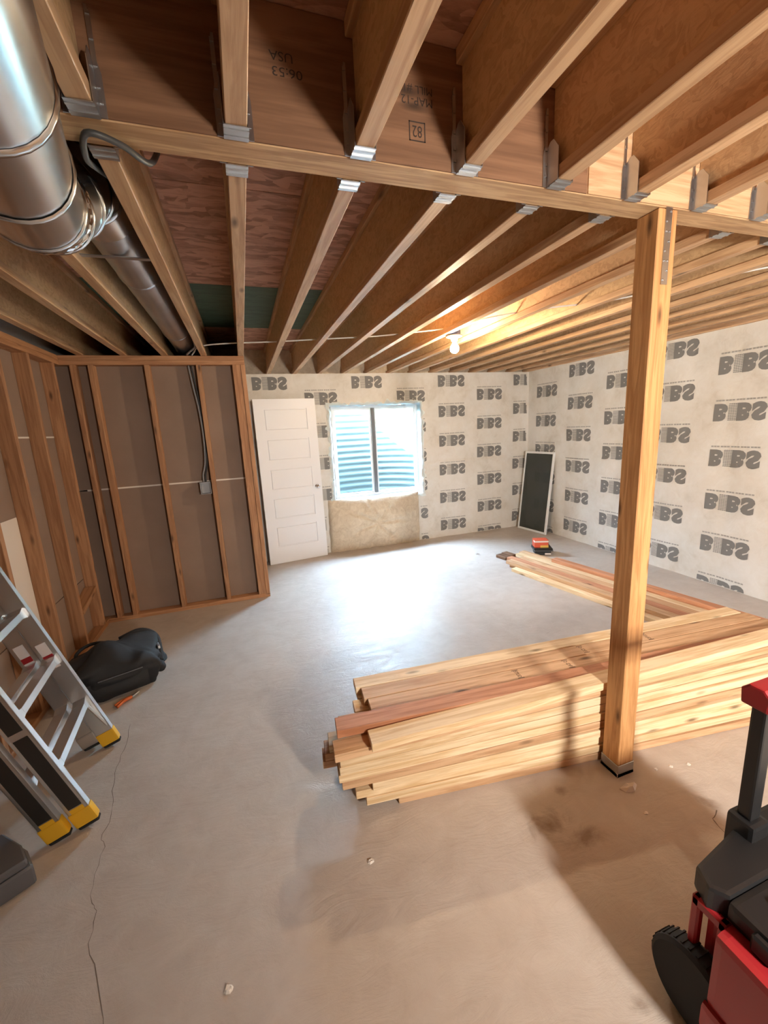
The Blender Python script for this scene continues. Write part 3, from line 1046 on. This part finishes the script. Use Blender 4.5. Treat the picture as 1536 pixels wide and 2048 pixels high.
# ---- white door leaning against the far wall
DW, DH, DT = 0.765, 2.055, 0.035
dang = math.atan2(0.098, 0.76)
door = thing('panel_door', 'white five-panel interior door leaning against the far wall', 'door', (0.160, 5.252, 0.004),
             Matrix.Rotation(dang, 3, 'Z') @ Matrix.Rotation(math.radians(-1.2), 3, 'X'))
panels = []
ph, gap, bot, top = 0.262, 0.105, 0.215, 0.115
zz = bot
gap = (DH - bot - top - 5 * ph) / 4
px0, px1 = 0.118, DW - 0.118
slab = MB()
slab.box(0, px0, 0, DT, 0, DH).box(px1, DW, 0, DT, 0, DH)
zs_ = []
for i in range(5):
    zs_.append((zz, zz + ph))
    zz += ph + gap
edges = [0.0] + [e for p in zs_ for e in p] + [DH]
for i in range(0, len(edges), 2):
    slab.box(px0, px1, 0, DT, edges[i], edges[i + 1])
slab.build('slab', 'white_paint', door)
for z0, z1 in zs_:
    mb = MB()
    mb.box(px0, px1, 0.013, DT - 0.009, z0, z1)
    # raised field
    a, c, e, f_ = px0 + 0.010, px1 - 0.010, z0 + 0.010, z1 - 0.010
    mb.add([(a, 0.013, e), (c, 0.013, e), (c, 0.013, f_), (a, 0.013, f_), (a + 0.006, 0.0025, e + 0.006), (c - 0.006, 0.0025, e + 0.006), (c - 0.006, 0.0025, f_ - 0.006), (a + 0.006, 0.0025, f_ - 0.006)],
           [(0, 1, 5, 4), (1, 2, 6, 5), (2, 3, 7, 6), (3, 0, 4, 7), (4, 5, 6, 7)])
    mb.build('panel', 'white_paint', door)
kn = obj('knob', MB().lathe([(0.030, 0.0), (0.030, 0.005), (0.012, 0.010), (0.011, 0.028), (0.024, 0.038), (0.027, 0.050), (0.018, 0.062), (0.002, 0.064)], 18).mesh('knob', 'chrome', smooth='all'), door,
         (DW - 0.065, 0.0, 0.945), Matrix.Rotation(PI / 2, 3, 'X'))

# ---- window screen in the corner
b0, b1 = Vector((3.955, 5.345, 0.004)), Vector((4.015, 4.845, 0.004))
t0, t1 = Vector((4.125, 5.365, 1.20)), Vector((4.125, 4.800, 1.20))
sx = (b1 - b0).normalized()
sw = (b1 - b0).length
sz = ((t0 + t1) / 2 - (b0 + b1) / 2).normalized()
srot = axes(sx, sz)   # local x across, y up the screen, z = normal
scr = thing('window_screen', 'white-framed dark insect screen leaning in the far right corner', 'window screen', b0, srot)
SH = 1.195
sw = 0.56
for nm, q in (('frame_bar', (0, 0.022, 0, SH)), ('frame_bar', (sw - 0.03, sw, 0, SH)), ('frame_bar', (0.022, sw - 0.03, 0, 0.03)), ('frame_bar', (0.022, sw - 0.03, SH - 0.03, SH))):
    MB().box(q[0], q[1], q[2], q[3], -0.012, 0.012).build(nm, 'vinyl', scr, bevel=0.002)
MB().box(0.022, sw - 0.03, 0.03, SH - 0.03, -0.001, 0.001).build('screen_mesh', 'screen', scr)

# ---- lamp holder with lit bulb
lx, ly = 1.722, 3.195
lamp = thing('ceiling_lamp', 'white porcelain lampholder with a lit bare bulb hung from the joists', 'lamp', (lx, ly, ZG))
MB().lathe([(0.050, 0.03), (0.052, -0.006), (0.050, -0.008)], 8).build('ceiling_box', 'blue_box', lamp)
MB().lathe([(0.066, -0.009), (0.068, -0.014), (0.060, -0.020), (0.040, -0.026), (0.028, -0.032), (0.026, -0.048), (0.022, -0.050)], 24).build('lampholder', 'porcelain', lamp, smooth='all')
MB().lathe([(0.013, -0.050), (0.014, -0.062), (0.020, -0.074), (0.032, -0.092), (0.036, -0.108), (0.032, -0.126), (0.019, -0.140), (0.002, -0.145)], 20).build('bulb', 'bulb', lamp, smooth='all')

# ---- cables
def smooth_path(pts, n=6):
    pts = [Vector(p) for p in pts]
    out = []
    for i in range(len(pts) - 1):
        p0, p1, p2, p3 = pts[max(i - 1, 0)], pts[i], pts[i + 1], pts[min(i + 2, len(pts) - 1)]
        for k in range(n):
            t = k / n
            out.append(0.5 * ((2 * p1) + (-p0 + p2) * t + (2 * p0 - 5 * p1 + 4 * p2 - p3) * t * t + (-p0 + 3 * p1 - 3 * p2 + p3) * t ** 3))
    out.append(pts[-1])
    return out
def cable(name, pts, r, mat, label, n=8):
    return tag(MB().tube(smooth_path(pts), r, n).build(name, mat, smooth='all'), label, 'cable')
zc = ZG + 0.050
cable('electric_cable', [(-0.345, 4.20, ZG + 0.004), (-0.325, 4.17, ZG + 0.02), (-0.265, 4.06, zc), (-0.05, 3.92, zc), (0.31, 3.83, zc), (0.75, 3.68, zc), (1.18, 3.53, zc), (1.50, 3.33, zc), (1.66, 3.235, zc), (1.70, 3.20, ZG + 0.032)],
      0.0055, 'cable_white', 'thin white cable threaded across the joists towards the bare bulb')
cable('electric_cable', [(1.745, 3.17, ZG + 0.032), (1.79, 3.0, zc), (1.88, 2.80, zc), (2.15, 2.55, zc), (2.44, 2.35, zc), (2.77, 1.80, zc), (3.0, 1.5, zc)],
      0.0055, 'cable_white', 'thin white cable threaded through the joists from the bulb towards the right')
cable('electric_cable', [(-0.395, 4.255, 1.232), (-0.392, 4.252, 1.30), (-0.36, 4.24, 1.42), (-0.345, 4.235, 1.65), (-0.352, 4.24, 1.90), (-0.375, 4.25, 2.10), (-0.392, 4.255, 2.286)],
      0.008, 'cable_grey', 'grey cable running down beside a stud into the outlet box')
cable('electric_cable', [(-0.378, 4.275, 1.232), (-0.374, 4.272, 1.29), (-0.345, 4.262, 1.42), (-0.335, 4.262, 1.65), (-0.340, 4.268, 1.90), (-0.355, 4.275, 2.10), (-0.374, 4.28, 2.286)],
      0.007, 'cable_dark', 'dark cable running behind the grey one to the outlet box')
cable('electric_cable', [(-0.385, 4.19, ZG + 0.006), (-0.35, 4.12, ZG + 0.020), (-0.295, 3.98, ZG + 0.035), (-0.288, 3.70, ZG + 0.06)],
      0.008, 'cable_grey', 'grey cable rising from the partition top plate into the joist bay')
cable('electric_cable', [(-0.292, 1.60, 2.43), (-0.296, 1.47, 2.385), (-0.295, 1.36, 2.352), (-0.262, 1.25, 2.345), (-0.20, 1.275, 2.345), (-0.165, 1.34, 2.352), (-0.150, 1.40, 2.38), (-0.14, 1.48, 2.45)],
      0.0075, 'cable_dark', 'dark glossy cable looping under the beam beside the duct')

# ---- outlet box on the partition stud
ob = thing('outlet_box', 'small grey outlet box fixed to a partition stud', 'outlet box', (-0.384, 4.215, 1.118))
bxm = MB()
bxm.box(-0.046, 0.046, 0.058, 0.062, 0.0, 0.114)
bxm.box(-0.046, -0.042, 0.0, 0.058, 0.0, 0.114).box(0.042, 0.046, 0.0, 0.058, 0.0, 0.114).box(-0.042, 0.042, 0.0, 0.058, 0.0, 0.004).box(-0.042, 0.042, 0.0, 0.058, 0.110, 0.114)
bxm.build('box_shell', 'box_grey', ob)
MB().box(-0.040, 0.040, 0.030, 0.040, 0.006, 0.108).build('cover', 'box_grey', ob, bevel=0.002)

# ---- duct run
def pipe_between(mb, pts, r, n=28):
    return mb.tube(pts, r, n, caps=False)
duct = thing('air_duct', 'shiny galvanised round duct bending under the beam into a joist bay', 'duct', (-0.41, 2.0, 2.3))
dz = Vector((-0.41, 2.0, 2.3))
path = [Vector(p) for p in ((-0.185, 0.10, 2.220), (-0.345, 0.905, 2.226), (-0.402, 1.165, 2.236), (-0.440, 1.375, 2.260), (-0.450, 1.500, 2.300), (-0.436, 1.590, 2.365), (-0.420, 1.670, 2.440), (-0.410, 1.78, 2.495), (-0.409, 1.95, 2.505))]
DR = 0.118
for i in range(len(path) - 1):
    a, c = path[i] - dz, path[i + 1] - dz
    t = (c - a).normalized()
    rr_ = DR * (1 - 0.012 * (i % 2))
    MB().tube([a - t * 0.012, c + t * 0.012], rr_, 32, caps=False).build('duct_section', 'duct', duct, smooth=True)
for i in range(1, len(path) - 1):
    p = path[i] - dz
    t = ((path[i + 1] - path[i]).normalized() + (path[i] - path[i - 1]).normalized()).normalized()
    MB().tube([p - t * 0.010, p - t * 0.005, p + t * 0.005, p + t * 0.010], [DR * 1.005, DR * 1.045, DR * 1.045, DR * 1.005], 32, caps=False).build('seam_band', 'duct', duct, smooth='all')
# crumpled foil tape on the elbow
tp = MB()
a, c = path[3] - dz, path[4] - dz
t = (c - a).normalized()
sd = t.cross(Vector((0, 0, 1))).normalized()
upv = sd.cross(t)
rowsv = []
for i in range(9):
    for k in range(40):
        ang = -PI * 0.95 + PI * 1.25 * k / 39
        rad = DR * 1.03 + 0.006 * abs(hnoise(i * 0.9, k * 0.8, 2)) + 0.004 * hnoise(i * 2.1, k * 1.7, 5)
        rowsv.append(a + t * (0.02 + 0.065 * i / 8 + 0.004 * hnoise(i, k, 3)) + rad * (math.cos(ang) * sd + math.sin(ang) * upv))
tp.add(rowsv, [(i * 40 + k, i * 40 + k + 1, (i + 1) * 40 + k + 1, (i + 1) * 40 + k) for i in range(8) for k in range(39)])
tp.build('foil_tape', 'chrome', duct)
# straight run in the bay
BR = 0.100
bayx = JX0 - 1.5 * JS
back = thing('bay_duct', 'dull grey round duct running back between two joists above the partition', 'duct', (bayx, 1.95, 2.505))
for i, (y0, y1) in enumerate(((0.0, 0.62), (0.62, 1.85), (1.85, 2.55))):
    MB().tube([(0, y0 - 0.01, 0), (0, y1 + 0.01, 0)], BR * (1 - 0.01 * (i % 2)), 28, caps=(i == 2)).build('duct_section', 'galv', back, smooth=True)
    MB().tube([(0, y1 - 0.012, 0), (0, y1 - 0.005, 0), (0, y1 + 0.005, 0), (0, y1 + 0.012, 0)], [BR, BR * 1.04, BR * 1.04, BR], 28, caps=False).build('seam_band', 'galv', back, smooth='all')
MB().box(-JS / 2 + 0.01, JS / 2 - 0.01, 0.18, 0.205, -0.107, -0.1035).build('hanger_strap', 'galv', back)

# ---- ladder leaning at the left
TL = 0.315
s_dir = Vector((-TL, 0, 1)).normalized()           # up the rails
ladder = thing('folding_ladder', 'folded aluminium ladder with yellow feet leaning against the left wall', 'ladder', (-0.842, 2.135, 0), Matrix.Rotation(math.radians(5), 3, 'Z') @ axes(s_dir, (0, 1, 0)))
# local: x up the rail, y across, z = front-normal
LEN = 1.50
def rail(y, z, w, d, x0, x1, nm='rail'):
    mb = MB()
    # C-profile: web facing -y plus two flanges
    mb.box(x0, x1, y - w / 2, y - w / 2 + 0.004, z - d / 2, z + d / 2)
    mb.box(x0, x1, y - w / 2, y + w / 2, z - d / 2, z - d / 2 + 0.005)
    mb.box(x0, x1, y - w / 2, y + w / 2, z + d / 2 - 0.005, z + d / 2)
    return mb.build(nm, 'alu', ladder, bevel=0.001)
def foot(y, z, w, d, x0, fm='yellow'):
    ft = MB().box(x0 + 0.018, x0 + 0.095, y - w / 2 - 0.004, y + w / 2 + 0.004, z - d / 2 - 0.004, z + d / 2 + 0.004).build('foot', fm, ladder, bevel=0.008, seg=2)
    MB().box(x0, x0 + 0.020, y - w / 2 - 0.002, y + w / 2 + 0.002, z - d / 2 - 0.002, z + d / 2 + 0.002).build('foot_pad', 'rubber', ft, bevel=0.006)
def sticker(parent, x0, x1, y, z0, z1, mat='sticker'):
    MB().box(x0, x1, y - 0.0012, y, z0, z1).build('sticker', mat, parent)
RD = 0.080
for (z, x0, yy, w) in ((0.0, 0.008, 0.262, 0.030), (0.094, 0.036, 0.290, 0.030)):
    for s in (-1, 1):
        r_ = rail(s * yy, z, w, RD, x0 + 0.05, LEN)
        foot(s * yy, z, w, RD, x0, 'alu' if (s > 0 and z > 0) else 'yellow')
        if s < 0:
            yf = -yy - w / 2 - 0.0002
            sticker(r_, x0 + 0.12, x0 + 0.52, yf, z - 0.026, z + 0.026)
            sticker(r_, x0 + 0.55, x0 + 1.05, yf, z - 0.026, z + 0.026)
            sticker(r_, x0 + 0.090, x0 + 0.116, yf, z - 0.026, z + 0.026, 'yellow')
        else:
            yf = s * yy - w / 2 - 0.0002
            sticker(r_, x0 + 0.55, x0 + 0.70, yf, z - 0.02, z + 0.024, 'white_card')
            sticker(r_, x0 + 0.60, x0 + 0.63, yf - 0.0013, z - 0.02, z + 0.024, 'red_plastic')
for i in range(5):
    x = 0.315 + i * 0.285
    for (z, yy) in ((0.0, 0.262), (0.094, 0.290)):
        mb = MB()
        mb.prism([(x - 0.012, z - 0.030), (x + 0.012, z - 0.030), (x + 0.018, z + 0.030), (x - 0.018, z + 0.034)], 'y', -yy + 0.03, yy - 0.03, Matrix(((0, 0, 0, 0),) * 0) if False else None)
        mb2 = MB()
        # rung: hollow tread with flared ends
        for (ya, yb, g) in ((-yy + 0.005, -yy + 0.06, 1.0), (-yy + 0.06, yy - 0.06, 0.0), (yy - 0.06, yy - 0.005, 2.0)):
            ha = 0.030 if g == 1.0 else 0.016
            hb = 0.030 if g == 2.0 else 0.016
            v = []
            for (y_, h) in ((ya, ha), (yb, hb)):
                for (dx, dzz) in ((-h, -0.026), (h, -0.026), (h, 0.034), (-h, 0.034)):
                    v.append((x + dx, y_, z + dzz))
            mb2.add(v, [(0, 1, 5, 4), (1, 2, 6, 5), (2, 3, 7, 6), (3, 0, 4, 7), (0, 3, 2, 1), (4, 5, 6, 7)])
        mb2.build('rung', 'alu', ladder, bevel=0.001)
# brace struts under the lowest front rung
for s in (-1, 1):
    MB().tube([(0.300, s * 0.225, -0.02), (0.135, s * 0.255, -0.030)], 0.009, 8).build('brace', 'alu', ladder, smooth=True)

# ---- black tool bag on the floor
bag = thing('tool_bag', 'slumped black nylon tool bag lying on the floor by the stud wall', 'bag', (-0.99, 3.07, 0), Matrix.Rotation(math.radians(20), 3, 'Z'))
def bag_pt(a, h):
    # a: round, h: 0..1 bottom to top
    prof = (0.86 + 0.22 * math.sin(PI * min(h * 1.25, 1.0))) * (1.0 if h < 0.55 else max(0.0, 1 - ((h - 0.55) / 0.45) ** 2.2))
    ex = 0.27 * math.copysign(abs(math.cos(a)) ** 0.65, math.cos(a)) * prof
    ey = 0.185 * math.copysign(abs(math.sin(a)) ** 0.65, math.sin(a)) * prof
    n_ = 1 + 0.22 * hnoise(math.cos(a) * 1.9, math.sin(a) * 1.9, h * 3.4)
    n_ += 0.035 * math.sin(a * 7 + 6 * h) * (1 if h > 0.2 else 0.3)
    n_ += 0.07 * hnoise(math.cos(a) * 5, math.sin(a) * 5, h * 9)
    return (ex * n_ - 0.03 * h, ey * n_, 0.33 * h + (0.06 * hnoise(ex * 7, ey * 7, 2) if h > 0.3 else 0))
MB().grid(bag_pt, lin(0, 2 * PI, 64), lin(0, 1, 26)).build('bag_body', 'fabric_black', bag, smooth='all')
MB().tube(smooth_path([(-0.22, 0.10, 0.17), (-0.215, 0.14, 0.235), (-0.14, 0.16, 0.27), (-0.05, 0.15, 0.26), (-0.01, 0.11, 0.22)]), 0.011, 8).build('carry_handle', 'fabric_black', bag, smooth='all')
MB().tube(smooth_path([(0.04, 0.10, 0.27), (0.17, 0.12, 0.285), (0.255, 0.08, 0.235), (0.262, 0.0, 0.15), (0.25, -0.06, 0.09)]), 0.020, 8).build('shoulder_strap', 'fabric_black', bag, smooth='all')
MB().grid(lambda u, w: (u, -0.185 - 0.035 * math.sin(PI * (u + 0.2) / 0.36) ** 0.5 * math.sin(PI * w / 0.9 + 0.3), 0.015 + 0.15 * w), lin(-0.19, 0.15, 14), lin(0, 0.85, 8)).build('front_pocket', 'fabric_black', bag, smooth='all')
MB().tube([(-0.13, -0.222, 0.165), (0.0, -0.232, 0.170), (0.12, -0.222, 0.166)], 0.0035, 6).build('zip', 'grey_plastic', bag)
MB().lathe([(0.03, 0), (0.034, 0.02), (0.034, 0.16), (0.026, 0.185), (0.002, 0.19)], 14, Matrix.Translation((0.235, 0.03, 0.055)) @ Matrix.Rotation(math.radians(82), 4, 'X')).build('side_pouch', 'fabric_black', bag, smooth='all')
MB().box(0.245, 0.262, -0.05, 0.06, 0.175, 0.20).build('buckle', 'alu', bag, bevel=0.003)
hand = thing('hand_tool', 'orange-handled hand tool lying on the floor in front of the black bag', 'tool', (-0.885, 2.80, 0), Matrix.Rotation(math.radians(50), 3, 'Z'))
MB().tube(smooth_path([(-0.075, 0, 0.012), (-0.02, 0.012, 0.016), (0.03, 0.006, 0.014)]), [0.009] * 6 + [0.011] * 6 + [0.008], 8).build('handle', 'orange_tool', hand, smooth='all')
MB().tube(smooth_path([(-0.07, 0.030, 0.012), (-0.02, 0.026, 0.016), (0.03, 0.012, 0.014)]), 0.008, 8).build('handle', 'orange_tool', hand, smooth='all')
MB().prism([(0.028, -0.004), (0.085, 0.006), (0.088, 0.014), (0.028, 0.020)], 'z', 0.006, 0.020).build('jaw', 'galv', hand, bevel=0.002)

# ---- grey case at the lower left edge
gc = thing('grey_case', 'dark grey moulded case poking in at the lower left edge', 'case', (-0.935, 1.66, 0), Matrix.Rotation(math.radians(-58), 3, 'Z'))
MB().prism([(0.0, 0.0), (0.0, -0.42), (-0.10, -0.44), (-0.24, -0.40), (-0.24, -0.04), (-0.10, 0.0)], 'z', 0.0, 0.085).build('case_body', 'grey_plastic', gc, bevel=0.02, seg=3, smooth=True)
MB().prism([(-0.006, -0.012), (-0.006, -0.41), (-0.10, -0.43), (-0.23, -0.39), (-0.23, -0.05), (-0.10, -0.012)], 'z', 0.086, 0.120).build('case_lid', 'grey_plastic', gc, bevel=0.015, seg=3, smooth=True)

# ---- red and black rolling tool box, lower right corner
tb_ = thing('rolling_toolbox', 'red and black rolling tool box with pull handle, lower right corner', 'tool box', (1.27, 0.42, 0))
def bx(mb, *a):
    return mb.box(*a)
body = MB()
body.prism([(-0.310, -0.20), (0.30, -0.20), (0.30, 0.165), (-0.235, 0.165), (-0.235, 0.095), (-0.310, 0.095)], 'z', 0.07, 0.16)
body.build('base_tray', 'red_plastic', tb_, bevel=0.018, seg=2)
body = MB()
body.prism([(-0.300, -0.19), (0.29, -0.19), (0.29, 0.15), (-0.228, 0.15), (-0.228, 0.09), (-0.300, 0.09)], 'z', 0.15, 0.385)
bdy = body.build('body', 'red_plastic', tb_, bevel=0.02, seg=2)
for i in range(2):
    MB().box(-0.262, -0.240, -0.15 + i * 0.14, -0.10 + i * 0.14, 0.387, 0.435).build('latch', 'plastic_black', bdy, bevel=0.006)
lid = MB().box(-0.245, 0.30, -0.20, 0.10, 0.385, 0.445).build('lid', 'plastic_black', tb_, bevel=0.016, seg=2)
for i in range(3):
    MB().box(-0.16 + i * 0.14, -0.08 + i * 0.14, -0.14, 0.06, 0.445, 0.456).build('cleat', 'plastic_black', lid, bevel=0.004)
MB().prism([(-0.262, 0.135), (-0.235, 0.185), (0.06, 0.235), (0.20, 0.235), (0.20, 0.13), (-0.05, 0.10), (-0.235, 0.10)], 'z', 0.375, 0.452).build('rear_hood', 'plastic_black', tb_, bevel=0.012, seg=2)
# red carry bracket at the left corner, an open loop
lp = MB()
lp.box(-0.262, -0.238, 0.150, 0.172, 0.16, 0.385).box(-0.262, -0.238, 0.085, 0.107, 0.16, 0.385).box(-0.262, -0.238, 0.085, 0.172, 0.16, 0.19).box(-0.262, -0.238, 0.085, 0.172, 0.355, 0.385)
lp.build('side_bracket', 'red_plastic', tb_, bevel=0.005)
# pull handle: sleeves, posts, grip
for i, x in enumerate((-0.005, 0.235)):
    MB().box(x - 0.036, x + 0.036, 0.168, 0.238, 0.13, 0.50).build('handle_sleeve', 'plastic_black', tb_, bevel=0.012, seg=2)
    MB().box(x - 0.021, x + 0.021, 0.186, 0.222, 0.50, 0.875).build('handle_post', 'plastic_black', tb_, bevel=0.006, seg=2)
gr = MB()
gr.prism([(0.172, 0.862), (0.236, 0.862), (0.240, 0.905), (0.222, 0.925), (0.186, 0.925), (0.168, 0.905)], 'x', -0.050, 0.28)
gr.build('grip', 'red_plastic', tb_, bevel=0.006, seg=2)
# wheels
for xw in (-0.262, 0.335):
    mt = Matrix.Translation((xw, 0.128, 0.118)) @ Matrix.Rotation(PI / 2, 4, 'Y')
    wh = MB().lathe([(0.070, -0.034), (0.106, -0.034), (0.116, -0.026), (0.118, -0.012), (0.118, 0.014), (0.108, 0.026), (0.070, 0.026)], 36, mt).build('wheel', 'rubber', tb_, smooth=True)
    MB().lathe([(0.020, -0.030), (0.069, -0.026), (0.069, 0.026), (0.020, 0.030)], 24, mt).build('wheel_hub', 'plastic_black', wh, smooth=True)
    tr_ = MB()
    for k in range(36):
        a = 2 * PI * k / 36
        rm = mt @ Matrix.Rotation(a, 4, 'Z')
        tr_.box(0.1165, 0.1195, -0.003, 0.003, -0.022, 0.020, rm)
    tr_.build('tread', 'rubber', wh)

# ---- work light on a stand behind the camera (it lights the near half of the room)
wl_ = thing('work_light', 'work light on a tripod stand behind the camera', 'work light', (WORK.x, WORK.y, 0))
MB().box(-0.12, 0.12, -0.085, -0.012, WORK.z - 0.10, WORK.z + 0.10).build('lamp_housing', 'yellow', wl_, bevel=0.01)
MB().tube([(0, -0.06, 0.35), (0, -0.06, WORK.z - 0.10)], 0.014, 10).build('pole', 'plastic_black', wl_)
for k in range(3):
    a = 2 * PI * k / 3 + 0.5
    MB().tube([(0, -0.06, 0.62), (0.38 * math.cos(a), -0.06 + 0.38 * math.sin(a), 0.012)], 0.011, 8).build('leg', 'plastic_black', wl_)
